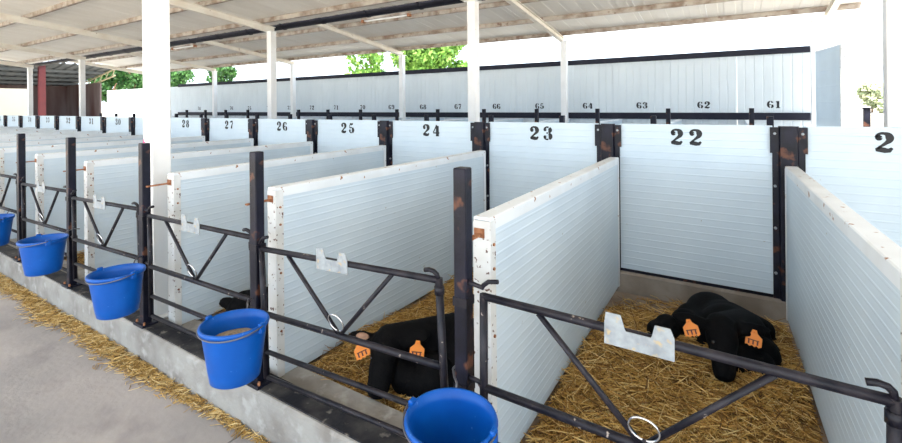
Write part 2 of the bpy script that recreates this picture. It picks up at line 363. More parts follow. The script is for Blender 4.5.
# front posts
def front_post():
    t = thing('front_post', '', 'post', group='black posts along the front kerb')
    MB().cbox(-.025, .025, -.025, .025, KERB_Z, 1.34).build('shaft', M['black'], t)
    MB().cbox(-.06, .06, -.048, .048, KERB_Z - .002, KERB_Z + .010).build('base_plate', M['black'], t)
    for z in (.86, .56):
        mb = MB(); mb.box(-.028, .028, -.028, .028, z, z + .03); mb.build('hinge_band', M['rail'], t)
    for s in (-.046, .046):
        mb = MB(); mb.tube([(s, -.03, KERB_Z + .008), (s, -.03, KERB_Z + .026)], .007, 6); mb.build('bolt', M['rust'], t)
    return t
fp0 = None
FPX = {1: -.02, 2: -.005, 3: -.01, 4: .02}
for k in range(-1, 7):
    lb = 'black square front post between pens %s and %s' % (words(22 + k), words(23 + k))
    loc = (PX(k) + FPX.get(k, 0), YF, 0)
    if fp0 is None: fp0 = front_post(); fp0.location = loc; fp0['label'] = lb
    else: dup(fp0, lb, loc)

# gates
def gate():
    t = thing('pen_gate', '', 'gate', group='black tubular gates of the near pens')
    L_ = 1.005; zt, zm, zl = .915, .605, .425; r = .0135
    def T(nm, pts, rr=r, m='rail', n=8): 
        mb = MB(); mb.tube(pts, rr, n); return mb.build(nm, M[m], t)
    T('top_rail', [(0, 0, zt), (L_, 0, zt)]); T('middle_rail', [(0, 0, zm), (L_, 0, zm)]); T('lower_rail', [(0, 0, zl), (L_, 0, zl)], .011)
    T('stile', [(0, 0, .30), (0, 0, zt + .008)], .0145); T('stile', [(L_, 0, .30), (L_, 0, zt + .008)], .0145)
    T('bottom_rail', [(0, 0, .305), (L_, 0, .305)], .011)
    c = L_ / 2 - .01
    T('brace', [(c - .30, 0, zt - .01), (c - .005, 0, zm + .01)], .0095); T('brace', [(c + .30, 0, zt - .01), (c + .012, 0, zm + .01)], .0095)
    mb = MB(); mb.tube([(c + .01 + .040 * math.cos(a), -.024 - .012 * math.sin(a), zm + .066 + .038 * math.sin(a)) for a in [2 * math.pi * i / 20 for i in range(20)]], .0032, 6, closed=True)
    mb.build('tie_ring', M['chrome'], t)
    mb = MB(); mb.tube([(c + .01, -.018, zm + .030), (c + .01, 0, zm + .012)], .006, 6); mb.build('ring_lug', M['rail'], t)
    # folded sheet holder with two upright tabs
    mb = MB(); h0, h1, h2 = zt - .036, zt + .012, zt + .055; x0, x1 = c - .095, c + .085
    out = [(x0, h0), (x1, h0), (x1, h1 + .012), (x1 - .010, h2 - .006), (x1 - .048, h2 - .006), (x1 - .055, h1 + .006), (x1 - .058, h1), (x0 + .058, h1), (x0 + .055, h1 + .006), (x0 + .044, h2), (x0 + .004, h2), (x0, h1 + .012)]
    kk = len(out); vs = [(x, -.020, z) for x, z in out] + [(x, -.0165, z) for x, z in out]
    mb.add(vs, [tuple(range(kk)), tuple(range(2 * kk - 1, kk - 1, -1))] + [(i, (i + 1) % kk, kk + (i + 1) % kk, kk + i) for i in range(kk)])
    mb.build('bottle_holder', M['galv'], t)
    # hinge hook on the left, curled latch on the right
    T('hinge_hook', [(-.058, -.004, zt + .040), (-.03, -.004, zt + .034), (0, -.004, zt + .030), (.0, -.004, zt + .038), (.02, -.004, zt + .055), (.055, -.004, zt + .062)], .008)
    T('hinge_hook', [(-.058, -.004, zm + .020), (-.02, -.004, zm + .016), (.0, -.004, zm + .010)], .008)
    T('latch_hook', [(L_ - .050, -.012, zt + .034), (L_ - .030, -.012, zt + .038), (L_ - .014, -.010, zt + .034), (L_ - .004, -.004, zt + .022), (L_, 0, zt)], .0085)
    T('latch_collar', [(L_, 0, zt - .05), (L_, 0, zt - .02)], .018)
    return t
gt0 = None
for k in range(0, 7):
    n = 22 + k; lb = 'black tubular gate with V brace closing pen ' + words(n)
    loc = (PX(k) + (.075 if k == 0 else .085) + FPX.get(k, 0), YF - .004, 0)
    if gt0 is None: gt0 = gate(); o = gt0; o.location = loc; o['label'] = lb
    else: o = dup(gt0, lb, loc)
    o.scale.x = 1.015 if k == 0 else 1.028
    sag = {0: .008, 1: -.052, 2: -.02, 3: -.035, 4: -.03}.get(k, -.02)
    o.rotation_euler.y = -(-sag) / 1.0 if k == 0 else sag
    o.location.z += {0: -.008, 1: -.042, 2: -.02, 3: -.03, 4: -.02}.get(k, 0)

# ------------------------------------------------------------------ buckets
def bucket():
    t = thing('bucket', '', 'bucket', group='blue feed buckets hung on the front posts')
    H = .235; R1, R0 = .135, .102
    prof = [(0, 0), (R0 - .008, 0), (R0, .006)] + [(R0 + (R1 - R0) * z / H, z) for z in (.05, .10, .15, .20, .212)] + \
           [(R1 + .006, .217), (R1 + .009, .226), (R1 + .006, H), (R1 - .002, H)] + [(R0 - .004 + (R1 - R0) * z / H, z) for z in (.20, .12, .05)] + [(R0 - .006, .010), (0, .010)]
    mb = MB(); mb.lathe(prof, (0, 0, -H), 40, 1.0, .96); mb.build('body', M['bucket'], t)
    for sx in (-1, 1):
        mb = MB(); mb.cbox(-.009 + sx * (R1 + .006), .009 + sx * (R1 + .006), -.014, .014, -.028, .010, .004); lg = mb.build('lug', M['bucket'], t)
    pts = []
    for i in range(21):
        a = math.pi * i / 20; pts.append((-(R1 + .015) * math.cos(a), -(R1 * .965 + .004) * math.sin(a), .0 - .024 * math.sin(a)))
    mb = MB(); mb.tube(pts, .0032, 6); mb.build('bail_handle', M['wire'], t)
    mb = MB(); mb.tube([(-.05, .125, -.02), (-.055, .140, .008), (-.075, .160, .010), (-.10, .195, .012), (-.11, .228, .0)], .004, 6); mb.build('hanging_hook', M['wire'], t)
    return t
BK = [(-.735, 1.16, .615, 22, 'in the foreground'), (-1.828, 1.15, .635, 23, ''), (-2.953, 1.15, .64, 24, ''), (-4.087, 1.15, .655, 25, ''), (-5.25, 1.15, .655, 26, '')]
blab = ['nearest blue bucket, cut by the bottom edge of the picture', 'blue bucket with brown feed in it, second nearest', 'blue bucket hung on the post between pens twenty-four and twenty-five',
        'blue bucket hung on the post between pens twenty-five and twenty-six', 'blue bucket cut by the left edge of the picture']
bk0 = None
for i, (x, y, z, n, _) in enumerate(BK):
    if bk0 is None: bk0 = bucket(); o = bk0; o.location = (x, y, z); o['label'] = blab[i]
    else: o = dup(bk0, blab[i], (x, y, z))
    o.rotation_euler = [(.03, 0, .05), (-.02, -.03, .25), (0, -.04, .2), (0, -.03, -.1), (0, 0, .3)][i]
# feed in the second bucket
fm = MB(); fv = []; ring = 18
for q in range(6):
    for j in range(ring):
        a = 2 * math.pi * j / ring; r = .119 * q / 5; fv.append((r * math.cos(a), r * math.sin(a) * .96, .03 * (1 - (q / 5) ** 2) + random.uniform(-.003, .003)))
fm.add(fv, [(q * ring + j, q * ring + (j + 1) % ring, (q + 1) * ring + (j + 1) % ring, (q + 1) * ring + j) for q in range(5) for j in range(ring)], True)
tag(fm.build('grain_feed', M['feed'], None, (-1.828, 1.15, .635 - .085)), 'brown grain feed lying in the second nearest bucket', 'feed', kind='stuff')

# ------------------------------------------------------------------ straw
def strands(name, m, pos, lmin, lmax, wd, lift=.5, parent=None, curl=.25):
    n = len(pos); P = np.asarray(pos)
    ang = RNG.uniform(0, 2 * np.pi, n); ln = RNG.uniform(lmin, lmax, n) ; pit = np.abs(RNG.normal(0, lift, n)) * RNG.choice([1, 1, -.3], n)
    d = np.c_[np.cos(ang) * np.cos(pit), np.sin(ang) * np.cos(pit), np.sin(pit)]
    side = np.c_[-np.sin(ang), np.cos(ang), np.zeros(n)]
    up = np.cross(d, side)
    bend = RNG.normal(0, curl, n)[:, None] * side * ln[:, None] * .5 + np.c_[np.zeros(n), np.zeros(n), RNG.uniform(0, .3, n) * ln * .3]
    A = P - d * ln[:, None] / 2; B = P + bend; C = P + d * ln[:, None] / 2
    w_ = (wd * RNG.uniform(.6, 1.3, n))[:, None]
    rings = []
    for Q, s in ((A, .8), (B, 1.0), (C, .5)):
        for a in (90, 210, 330):
            rings.append(Q + w_ * s * (math.cos(math.radians(a)) * side + math.sin(math.radians(a)) * up))
    V = np.stack(rings, 1).reshape(-1, 3)
    base = np.array([[r * 3 + j, r * 3 + (j + 1) % 3, r * 3 + 3 + (j + 1) % 3, r * 3 + 3 + j] for r in (0, 1) for j in range(3)])
    F = (np.arange(n)[:, None, None] * 9 + base[None]).reshape(-1, 4)
    me = bpy.data.meshes.new(name); me.vertices.add(len(V)); me.vertices.foreach_set('co', V.ravel())
    me.loops.add(F.size); me.loops.foreach_set('vertex_index', F.ravel().astype(np.int32))
    me.polygons.add(len(F)); me.polygons.foreach_set('loop_start', np.arange(0, F.size, 4, dtype=np.int32))
    me.update(calc_edges=True); me.validate(); me.materials.append(m)
    return link(name, me, parent)
def bedh(x, y):
    h = .045 * noise.noise(Vector((x * 2.3, y * 2.3, 3))) + .02 * noise.noise(Vector((x * 7, y * 7, 1)))
    b = max(0, (y - 3.15) / .5); b2 = max(0, (1.80 - y) / .2)
    return h - .055 * b - .03 * b2
def part_x(k, y):
    fr, bk = SK.get(k, (0, 0)); tt = min(1, max(0, (y - 1.49) / 2.19)); return PX(k) + fr + (bk - fr) * tt
for n in range(21, 28):
    k = n - 22
    t = thing('straw_bedding', 'loose golden straw bedding covering the floor of pen ' + words(n), 'straw', group='straw beds'); t['kind'] = 'stuff'
    def fit(u, y): a = part_x(k, y) + .042; b = part_x(k - 1, y) - .042; return a + (b - a) * u
    gp = gridplane(0, 1, 1.62, 3.69, 0, 26, 44); gp.v = [(fit(u, y), y, BED + .012 + bedh(fit(u, y), y)) for u, y, z in gp.v]
    bd = gp.build('straw_mat', M['strawbed'], t); bd['kind'] = 'stuff'
    cnt = {22: 13500, 23: 11000, 24: 6500}.get(n, 2500)
    us = RNG.uniform(.03, .97, cnt); ys = RNG.uniform(1.64, 3.66, cnt)
    keep = RNG.uniform(0, 1, cnt) < np.where(ys > 3.3, np.where(us < .5, .14, .6), 1.0)
    us, ys = us[keep], ys[keep]
    pos = [(fit(u, y), y, BED + .022 + bedh(fit(u, y), y) + random.uniform(0, .026)) for u, y in zip(us, ys)]
    s_ = strands('straw_strands', M['straw'], pos, .06, .19, .0026, .26, t); s_['kind'] = 'stuff'
    me = s_.data; co = np.empty(len(me.vertices) * 3); me.vertices.foreach_get('co', co); co = co.reshape(-1, 3)
    tt = np.clip((co[:, 1] - 1.49) / 2.19, 0, 1); fa, ba = SK.get(k, (0, 0)); fb, bb = SK.get(k - 1, (0, 0))
    co[:, 0] = np.clip(co[:, 0], PX(k) + fa + (ba - fa) * tt + .038, PX(k - 1) + fb + (bb - fb) * tt - .038)
    co[:, 1] = np.clip(co[:, 1], 1.55, 3.695); me.vertices.foreach_set('co', co.ravel())
# strip of straw swept against the kerb
pos = []
while len(pos) < 8500:
    x = random.uniform(-9.5, -.2); f = max(0, min(1, (-1.7 - x) / 1.5))
    wv = .010 + f * (.024 + .034 * noise.noise(Vector((x * 1.7, 0, 5))))
    if random.random() > .18 + .82 * f: continue
    y = 1.308 - abs(random.gauss(0, wv)) - (random.random() ** 4) * .07 * f; pos.append((x, y, .005 + max(0, .05 * (.4 + .6 * f) - (1.31 - y) * .35) * random.random()))
so = strands('spilled_straw', M['straw_pale'], pos, .03, .09, .0022, .18)
me = so.data; co = np.empty(len(me.vertices) * 3); me.vertices.foreach_get('co', co); co = co.reshape(-1, 3)
co[:, 1] = np.minimum(co[:, 1], 1.312); co[:, 2] = np.maximum(co[:, 2], .0015); me.vertices.foreach_set('co', co.ravel())
tag(so, 'strip of spilled straw on the alley along the kerb', 'straw', kind='stuff')

# ------------------------------------------------------------------ calves
def blob_mesh(name, elems, voxel=.011, smooth=6):
    T = MB(); T.lathe([(math.sin(math.pi * i / 12), -math.cos(math.pi * i / 12)) for i in range(13)], (0, 0, 0), 18)
    TV = np.array(T.v); VV = []; FF = []
    for c, r, q in elems:
        Q = np.array(q.to_matrix()) if q else np.eye(3); o_ = len(VV) * len(TV)
        VV.append((TV * np.array(r)) @ Q.T + np.array(c)); FF += [tuple(i + o_ for i in f) for f in T.f]
    me = bpy.data.meshes.new(name + '_raw'); me.from_pydata(np.concatenate(VV).tolist(), [], FF)
    o = bpy.data.objects.new(name + '_raw', me); COL.objects.link(o)
    md = o.modifiers.new('r', 'REMESH'); md.mode = 'VOXEL'; md.voxel_size = voxel
    ms = o.modifiers.new('s', 'SMOOTH'); ms.factor = .5; ms.iterations = smooth
    dg = bpy.context.evaluated_depsgraph_get(); out = bpy.data.meshes.new_from_object(o.evaluated_get(dg)); out.name = name
    bpy.data.objects.remove(o); bpy.data.meshes.remove(me)
    out.polygons.foreach_set('use_smooth', [True] * len(out.polygons)); out.materials.clear(); out.materials.append(M['calf']); return out
def capsule(a, b, r0, r1, n=7):
    a, b = Vector(a), Vector(b); return [(a.lerp(b, i / n), (r0 + (r1 - r0) * i / n,) * 3, None) for i in range(n + 1)]
def calf(label, rump, shoulder, poll, hdir, side, extra=(), ear_scale=1.0, tagdrop=.04, scale=1.0, pink=False, tags=True):
    """world coordinates; rump and shoulder are trunk end points (z = centre height)"""
    t = thing('calf', label, 'calf', (shoulder[0], shoulder[1], 0), group='black calves lying in the straw')
    org = Vector((shoulder[0], shoulder[1], 0))
    A, B = Vector(rump) - org, Vector(shoulder) - org; P = Vector(poll) - org
    hd = Vector(hdir).normalized(); sd = Vector(side).normalized(); up = sd.cross(hd).normalized()
    if up.z < 0: up = -up
    ax = (B - A).normalized(); q = ax.to_track_quat('X', 'Z'); lat = Vector((-ax.y, ax.x, 0)).normalized()
    el = []
    mid = (A + B) / 2; ln = (B - A).length
    el.append((mid + Vector((0, 0, .0)), (ln * .62, .155 * scale, .150 * scale), q))
    el.append((A, (.165 * scale, .150 * scale, .145 * scale), q)); el.append((B, (.150 * scale, .135 * scale, .150 * scale), q))
    el.append((B + Vector((0, 0, -.05)) + ax * .05, (.12, .12, .11), None))
    # folded legs
    for s in (-1, 1):
        hip = A + lat * s * .12 + Vector((0, 0, -.02)); g = BED + .045
        knee = A + ax * .22 + lat * s * .17; knee.z = g + .05
        hock = A - ax * .02 + lat * s * .21; hock.z = g + .005; hoof = A + ax * .24 + lat * s * .215; hoof.z = g
        el += capsule(hip, knee, .105, .065) + capsule(knee, hock, .055, .034) + capsule(hock, hoof, .030, .024)
        sh = B + lat * s * .09 + Vector((0, 0, -.03)); el1 = B + ax * .10 + lat * s * .10; el1.z = g + .02
        hf = B - ax * .14 + lat * s * .13; hf.z = g
        el += capsule(sh, el1, .07, .036) + capsule(el1, hf, .032, .024)
    # neck and head
    base = B + Vector((0, 0, .05)); skull = P + hd * .06
    el += capsule(base, P - up * .01, .115, .070, 10)
    hq = Matrix((hd, sd, up)).transposed().to_quaternion()
    el.append((skull, (.095, .078, .075), hq)); el.append((P + hd * .14, (.085, .066, .060), hq))
    el.append((P + hd * .205, (.055, .058, .048), hq)); el.append((P + hd * .235 - up * .006, (.034, .052, .040), hq))
    el.append((P + up * .03, (.05, .06, .03), hq))
    ears = []
    for s in (-1, 1):
        d = (sd * s + up * .10 - hd * .12).normalized(); eq = Matrix((d, up.cross(d).normalized(), up)).transposed().to_quaternion()
        c = P + sd * s * .055 + hd * .01 + d * .065 * ear_scale; el.append((c, (.078 * ear_scale, .040, .017), eq)); ears.append((c, d))
    for c, r in extra: el.append((Vector(c) - org, (r,) * 3 if not isinstance(r, tuple) else r, None))
    body = link('body', blob_mesh('calf_body', el), t)
    for s in (-1, 1):
        mb = MB(); mb.lathe([(0, .012), (.007, .0095), (.011, .003), (.011, -.003), (.007, -.0095), (0, -.012)], (0, 0, 0), 12)
        mb.build('eye', M['eye'], t, P + hd * .095 + sd * s * .056 + up * .022)
    if pink:
        c, d = ears[0]; mb = MB(); mb.lathe([(0, .008), (.014, .005), (.020, 0), (.014, -.005), (0, -.008)], (0, 0, 0), 12, 1.7, .9)
        ie = mb.build('inner_ear', M['earpink'], t); tw2 = Vector((-c.x - org.x, -c.y - org.y, .9)).normalized(); x2 = (d - tw2 * d.dot(tw2)).normalized()
        ie.matrix_local = Matrix.Translation(c + tw2 * .022 + Vector((0, 0, .012))) @ Matrix((x2, tw2.cross(x2), tw2)).transposed().to_4x4()
    # orange tags: house-shaped plate hanging in front of each ear, with teeth and dark figures
    for i, (c, d) in enumerate(ears if tags else []):
        tw = .030; outl = [(-.008, .045), (.008, .045), (.012, .028), (.030, .010), (.030, -.030), (.020, -.038), (.012, -.032), (.004, -.040), (-.004, -.033), (-.013, -.040), (-.022, -.033), (-.030, -.036), (-.030, .010), (-.012, .028)]
        mb = MB(); kk = len(outl); mb.add([(x, -.0015, z) for x, z in outl] + [(x, .0015, z) for x, z in outl], [tuple(range(kk)), tuple(range(2 * kk - 1, kk - 1, -1))] + [(a, (a + 1) % kk, kk + (a + 1) % kk, kk + a) for a in range(kk)])
        mb.v = [(x * 1.2, y, z * 1.0) for x, y, z in mb.v]; tg = mb.build('ear_tag', M['tag'], t); tg['label'] = 'orange plastic ear tag'
        tow = Vector((-c.x - org.x, -c.y - org.y, .7)).normalized()
        zz = Vector((0, 0, 1)) + sd * (-.35 if i == 0 else .12); yy = -tow; xx = yy.cross(zz).normalized(); zz = xx.cross(yy).normalized()
        tg.matrix_local = Matrix.Translation(c + tow * .035 + d * .025 - zz * tagdrop) @ Matrix((xx, yy, zz)).transposed().to_4x4()
        mb = MB()
        for xo in (-.024, -.005, .014): mb.box(xo, xo + .007, -.0022, -.0018, -.028, -.006)
        mb.box(-.026, .024, -.0022, -.0018, -.009, -.004); mb.build('figures', M['tagink'], tg)
        mb = MB(); mb.lathe([(0, .004), (.006, .003), (.006, -.003), (0, -.004)], (0, -.003, .036), 8); mb.build('stud', M['tag'], tg)
    return t
calf('black calf curled up by the back wall of pen twenty-two', (-.14, 3.34, .195), (.03, 3.10, .20), (-.075, 2.80, .375), (.02, -.17, -.18), (.84, .52, -.16),
     extra=[((-.27, 3.12, .21), .085), ((-.36, 3.03, .20), .075), ((-.41, 2.98, .19), .06), ((.10, 2.97, .19), .10), ((-.05, 3.16, .195), .16), ((.0, 2.86, .19), .10), ((.09, 2.87, .18), .08)], ear_scale=1.5)
calf('black calf lying behind the gate of pen twenty-three', (-1.00, 2.20, .25), (-1.31, 2.10, .25), (-1.50, 1.78, .375), (.055, -.15, -.17), (.84, .54, .0), ear_scale=1.15, pink=True, tagdrop=.055,
     extra=[((-1.20, 1.93, .19), (.16, .10, .09)), ((-1.04, 1.92, .19), (.12, .10, .09)), ((-1.32, 1.82, .18), .09), ((-1.2, 2.05, .22), .16), ((-1.40, 1.80, .20), .085), ((-1.27, 1.86, .21), .11), ((-1.12, 1.83, .17), (.15, .07, .05))])
calf('black calf mostly hidden behind the bucket in pen twenty-four', (-2.36, 2.45, .23), (-2.42, 2.05, .23), (-2.715, 1.77, .29), (-.03, -.08, -.17), (.84, .54, .0), ear_scale=.7, tags=False)

# ------------------------------------------------------------------ columns and roofs
def roof1_z(y): return 3.26 + .113 * (5.75 - y)
def roof2_z(y): return 3.16 + .135 * (9.85 - y)
def column(label, x, y, ztop, w_=.16, z0=.02):
    t = thing('roof_column', label, 'column', (x, y, 0), group='white roof columns'); h = w_ / 2
    MB().cbox(-h, h, -h, h, z0, ztop, .006).build('shaft', M['white_steel'], t)
    MB().cbox(-h - .05, h + .05, -h - .05, h + .05, z0 - .012, z0 + .012).build('base_plate', M['white_steel'], t)
    MB().cbox(-h - .03, h + .03, -h - .03, h + .03, ztop - .012, ztop).build('cap_plate', M['white_steel'], t)
    return t
column('thick white column standing beside the partition of pens twenty-four and twenty-five', -3.31, 1.535, roof1_z(1.535) - .14, .122, .165)
pm = MB(); pr = [(-3.366, 1.25), (-3.345, 1.215), (-3.336, 1.25), (-3.330, 1.30), (-3.338, 1.335), (-3.350, 1.33), (-3.362, 1.36), (-3.368, 1.31)]
pm.add([(x + 3.31, -.0622, z) for x, z in pr], [tuple(range(8))]); pmo = pm.build('paint_mark', mat('pink_paint', (0.72, 0.06, 0.26), .6), bpy.data.objects['roof_column']); pmo['label'] = 'pink spray paint mark'
ord_ = ['at the right edge of the picture', 'rising behind the post of pens twenty-three and twenty-four', 'rising behind back panel twenty-six', 'hidden behind the thick front column', 'in front of the dark far shed', 'next to the red far post']
for i, x in enumerate(COLX):
    xx = x - (.09 if i == 0 else -.07)
    column('white middle-row roof column ' + ord_[i], xx, 5.75, roof1_z(5.75) - .20, .13)
ord3 = ['at the end of the long numbered wall', 'between wall numbers sixty-four and sixty-five', 'between wall numbers sixty-eight and sixty-nine', 'between wall numbers seventy-two and seventy-three', 'standing far left before the plain wall', 'farthest along the numbered wall']
for i, x in enumerate(COLX):
    column('slim white back-row roof column ' + ord3[i], x + (-.16 if i == 0 else .04), 9.98, roof2_z(9.98) - .18, .13)

def make_roof(name, label, fz, y0, y1, pys, x0, x1, rh):
    root = bpy.data.objects.new(name, None); COL.objects.link(root); struct(root, label, 'roof')
    n = int(round((x1 - x0) / 1.1)); wd = (x1 - x0) / n
    prof = []; rp = wd / 4
    for i in range(4):
        a = i * rp; prof += [(a, 0), (a + rp * .62, 0), (a + rp * .66, .006), (a + rp * .96, .006)]
    prof.append((wd - .002, 0))
    mb = MB(); vs = []; k = len(prof)
    for y in (y0, y1): vs += [(px, y, fz(y) + pz) for px, pz in prof]
    for y in (y0, y1): vs += [(px, y, fz(y) + pz + .006) for px, pz in prof]
    fs = [(i, i + 1, k + i + 1, k + i) for i in range(k - 1)] + [(2 * k + i, 3 * k + i, 3 * k + i + 1, 2 * k + i + 1) for i in range(k - 1)]
    fs += [(i, 2 * k + i, 2 * k + i + 1, i + 1) for i in range(k - 1)] + [(k + i, k + i + 1, 3 * k + i + 1, 3 * k + i) for i in range(k - 1)] + [(0, k, 3 * k, 2 * k), (k - 1, 3 * k - 1, 4 * k - 1, 2 * k - 1)]
    mb.add(vs, fs); me = mb.mesh('roof_sheet', M['roof'])
    for i in range(n): link('roof_sheet', me, root, (x0 + i * wd, 0, (i % 2) * .004))
    for py in pys:
        z = fz(py); h = .09
        mb = MB(); mb.extr([(py - .028, z - .002), (py + .028, z - .002), (py + .028, z - .006), (py - .022, z - .006), (py - .022, z - h + .005), (py + .028, z - h + .005), (py + .028, z - h), (py - .028, z - h)], 'x', x0, x1)
        mb.build('purlin', M['purlin'], root)
    for x in COLX:
        h = rh; mb = MB(); vs = []
        # I section along the slope
        sec = [(-.045, 0), (.045, 0), (.045, -.012), (.006, -.012), (.006, -h + .012), (.045, -h + .012), (.045, -h), (-.045, -h), (-.045, -h + .012), (-.006, -h + .012), (-.006, -.012), (-.045, -.012)]
        kk = len(sec)
        for y in (y0 + .1, y1 - .08): vs += [(x + a, y, fz(y) - .085 + b2) for a, b2 in sec]
        mb.add(vs, [(i, (i + 1) % kk, kk + (i + 1) % kk, kk + i) for i in range(kk)] + [tuple(range(kk)), tuple(range(2 * kk - 1, kk - 1, -1))])
        mb.build('rafter', M['beam'], root)
    return root
make_roof('ceiling_front', 'white sheet roof on rafters over the near pens', roof1_z, -3.2, 5.95, [-3.0, -1.9, -.8, .3, 1.2, 2.2, 3.3, 4.4, 5.55], XL, XR, .13)
make_roof('ceiling_back', 'white sheet roof on rafters over the far pens', roof2_z, 6.1, 10.15, [6.25, 6.8, 7.6, 8.75, 9.85], XL, 1.75, .11)
# gutter with brackets
g = thing('roof_gutter', 'long dark gutter along the low edge of the near roof', 'gutter', (0, 0, 0))
gz = roof1_z(5.95) + .0; mb = MB(); pr = [(6.06 + .095 * math.cos(a), gz + .095 * math.sin(a)) for a in [math.pi + math.pi * i / 10 for i in range(11)]]
pr2 = [(6.06 + .088 * math.cos(a), gz + .088 * math.sin(a)) for a in [2 * math.pi - math.pi * i / 10 for i in range(11)]]
mb.extr(pr + pr2, 'x', XL, XR); mb.build('channel', M['gutter'], g)
bme = MB(); bme.extr([(6.06 + .106 * math.cos(a), gz + .106 * math.sin(a)) for a in [math.pi + math.pi * i / 8 for i in range(9)]] + [(6.06 + .0955 * math.cos(a), gz + .0955 * math.sin(a)) for a in [2 * math.pi - math.pi * i / 8 for i in range(9)]], 'x', -.02, .02)
bme.box(-.02, .02, 5.945, 5.96, gz - .03, gz + .07); bme = bme.mesh('bracket', M['gutter'])
for i in range(23): link('bracket', bme, g, (3.7 - 1.15 * i, 0, 0))
# fluorescent battens under the far roof
for i, (x, y, L_, lb) in enumerate([(-5.9, 7.0, 1.25, 'fluorescent batten lamp under the far roof near the centre'), (-13.5, 7.0, 1.25, 'fluorescent batten lamp under the far roof behind the thick column')]):
    z = roof2_z(y) - .24; t = thing('batten_lamp', lb, 'lamp', (x, y, z), group='batten lamps')
    MB().cbox(-L_ / 2, L_ / 2, -.035, .035, .02, .07).build('housing', M['purlin'], t)
    mb = MB(); mb.tube([(-L_ / 2 + .05, 0, 0), (L_ / 2 - .05, 0, 0)], .018, 8); mb.build('tube', M['tube'], t)
    for s in (-1, 1):
        MB().cbox(s * (L_ / 2 - .03) - .03, s * (L_ / 2 - .03) + .03, -.04, .04, -.03, .03).build('end_cap', M['rust'], t)
        mb = MB(); mb.tube([(s * .4, 0, .07), (s * .4, 0, .24)], .006, 6); mb.build('hanger', M['purlin'], t)

# ------------------------------------------------------------------ long numbered wall
YW = 10.4; X61 = .61; DW = 1.147
wl = struct(bpy.data.objects.new('wall_back', None), 'long white ribbed sheet wall with stencilled numbers', 'wall'); COL.objects.link(wl)
wx0, wx1 = -27.6, 1.18; nsh = 25; wd = (wx1 - wx0) / nsh; prof = []
nr = 8; rp = wd / nr
for i in range(nr): prof += [(i * rp, 0), (i * rp + rp * .80, 0), (i * rp + rp * .85, .007), (i * rp + rp * .95, .007)]
prof += [(wd - .004, 0), (wd - .004, .045), (0, .045)]
mb = MB(); mb.extr([(x, y) for x, y in prof], 'z', 0.0, 2.47); me = mb.mesh('wall_sheet', M['wall'])
for i in range(nsh): link('wall_sheet', me, wl, (wx0 + i * wd, YW, 0))
mb = MB(); mb.extr([(YW - .03, 2.45), (YW - .03, 2.565), (YW + .07, 2.565), (YW + .07, 2.45), (YW + .06, 2.45), (YW + .06, 2.555), (YW - .02, 2.555), (YW - .02, 2.45)], 'x', -20.5, wx1 + .01); mb.build('top_flashing', M['flash'], wl)
mb = MB(); mb.extr([(YW - .05, 1.225), (YW - .002, 1.225), (YW - .002, 1.36), (YW - .05, 1.36)], 'x', -20.5, wx1 - .02); mb.build('lower_rail', M['flash'], wl)
for n in range(61, 79):
    link('number', number_mesh(str(n), .135, .86), wl, (X61 - DW * (n - 61), YW - .003, 1.515))
# far row: partitions and posts
def far_partition():
    t = thing('far_partition', '', 'partition', group='white partitions of the far pens')
    mb = MB(); mb.extr(ribprof(-.03, .03, .1, 1.20, pitch=.12), 'y', 8.42, 10.33); mb.build('panel', M['panel'], t)
    mb = MB(); mb.box(-.036, .036, 8.40, 10.34, 1.20, 1.225); mb.build('top_cap', M['cap'], t); return t
def far_post(h):
    t = thing('far_post', '', 'post', group='dark posts in front of the far pens')
    MB().cbox(-.032, .032, -.032, .032, .02, h).build('shaft', M['black'], t); MB().cbox(-.06, .06, -.05, .05, .018, .03).build('base_plate', M['black'], t); return t
f0 = p0 = None
for j in range(0, 17):
    x = X61 - DW * (j + .5) + .10; lb = 'pens %s and %s' % (words(61 + j), words(62 + j))
    if f0 is None: f0 = far_partition(); f0['label'] = 'white partition between far ' + lb; f0.location = (x + .05, 0, 0); p0 = far_post(1.47); p0['label'] = 'dark front post between far ' + lb; p0.location = (x + .07, 8.3, 0)
    else: dup(f0, 'white partition between far ' + lb, (x + .05, 0, 0)); dup(p0, 'dark front post between far ' + lb, (x + .07, 8.3, 0))
m0 = None; seen = {}; spots_ = []
for j in range(16):
    x = .28 - 1.15 * j + random.uniform(-.05, .05); n = 22 + int(math.floor((-0.811 + XB + S - x * 3.75 / 6.2) / S)); spots_.append((x, n)); seen[n] = seen.get(n, 0) + 1
left = dict(seen)
for x, n in spots_:
    side_ = '' if seen[n] == 1 else ('right ' if left[n] == 2 else 'left '); left[n] -= 1
    lb = 'short %sdark post end showing over back panel %s' % (side_, words(n)); loc = (x, 6.2, 0)
    if m0 is None: m0 = far_post(1.40); m0.name = 'aisle_post'; m0.location = loc; m0['group'] = 'short posts beyond the near back panels'; m0['label'] = lb
    else: dup(m0, lb, loc)
# open door panel at the right end of the wall
t = thing('door_panel', 'tall white sandwich panel door standing open past the wall end', 'door', (1.16, 9.68, 0)); dv = Vector((.17, -1.0, 0)); t.rotation_euler.z = math.atan2(dv.y, dv.x)
mb = MB(); mb.extr(ribprof(-.03, .03, .05, 2.38, pitch=.25), 'x', 0, 1.0); mb.build('panel', M['panel'], t)
MB().cbox(1.0, 1.03, -.034, .034, .05, 2.40).build('edge_strip', M['rusty_cap'], t); MB().cbox(0, 1.03, -.034, .034, 2.38, 2.40).build('top_cap', M['cap'], t)
t = thing('yard_post', 'single dark post standing beyond the open door panel', 'post', (1.62, 8.9, 0)); MB().cbox(-.04, .04, -.04, .04, -.03, 1.45).build('shaft', M['black'], t); MB().cbox(-.055, .055, -.055, .055, 1.45, 1.47).build('cap', M['black'], t)

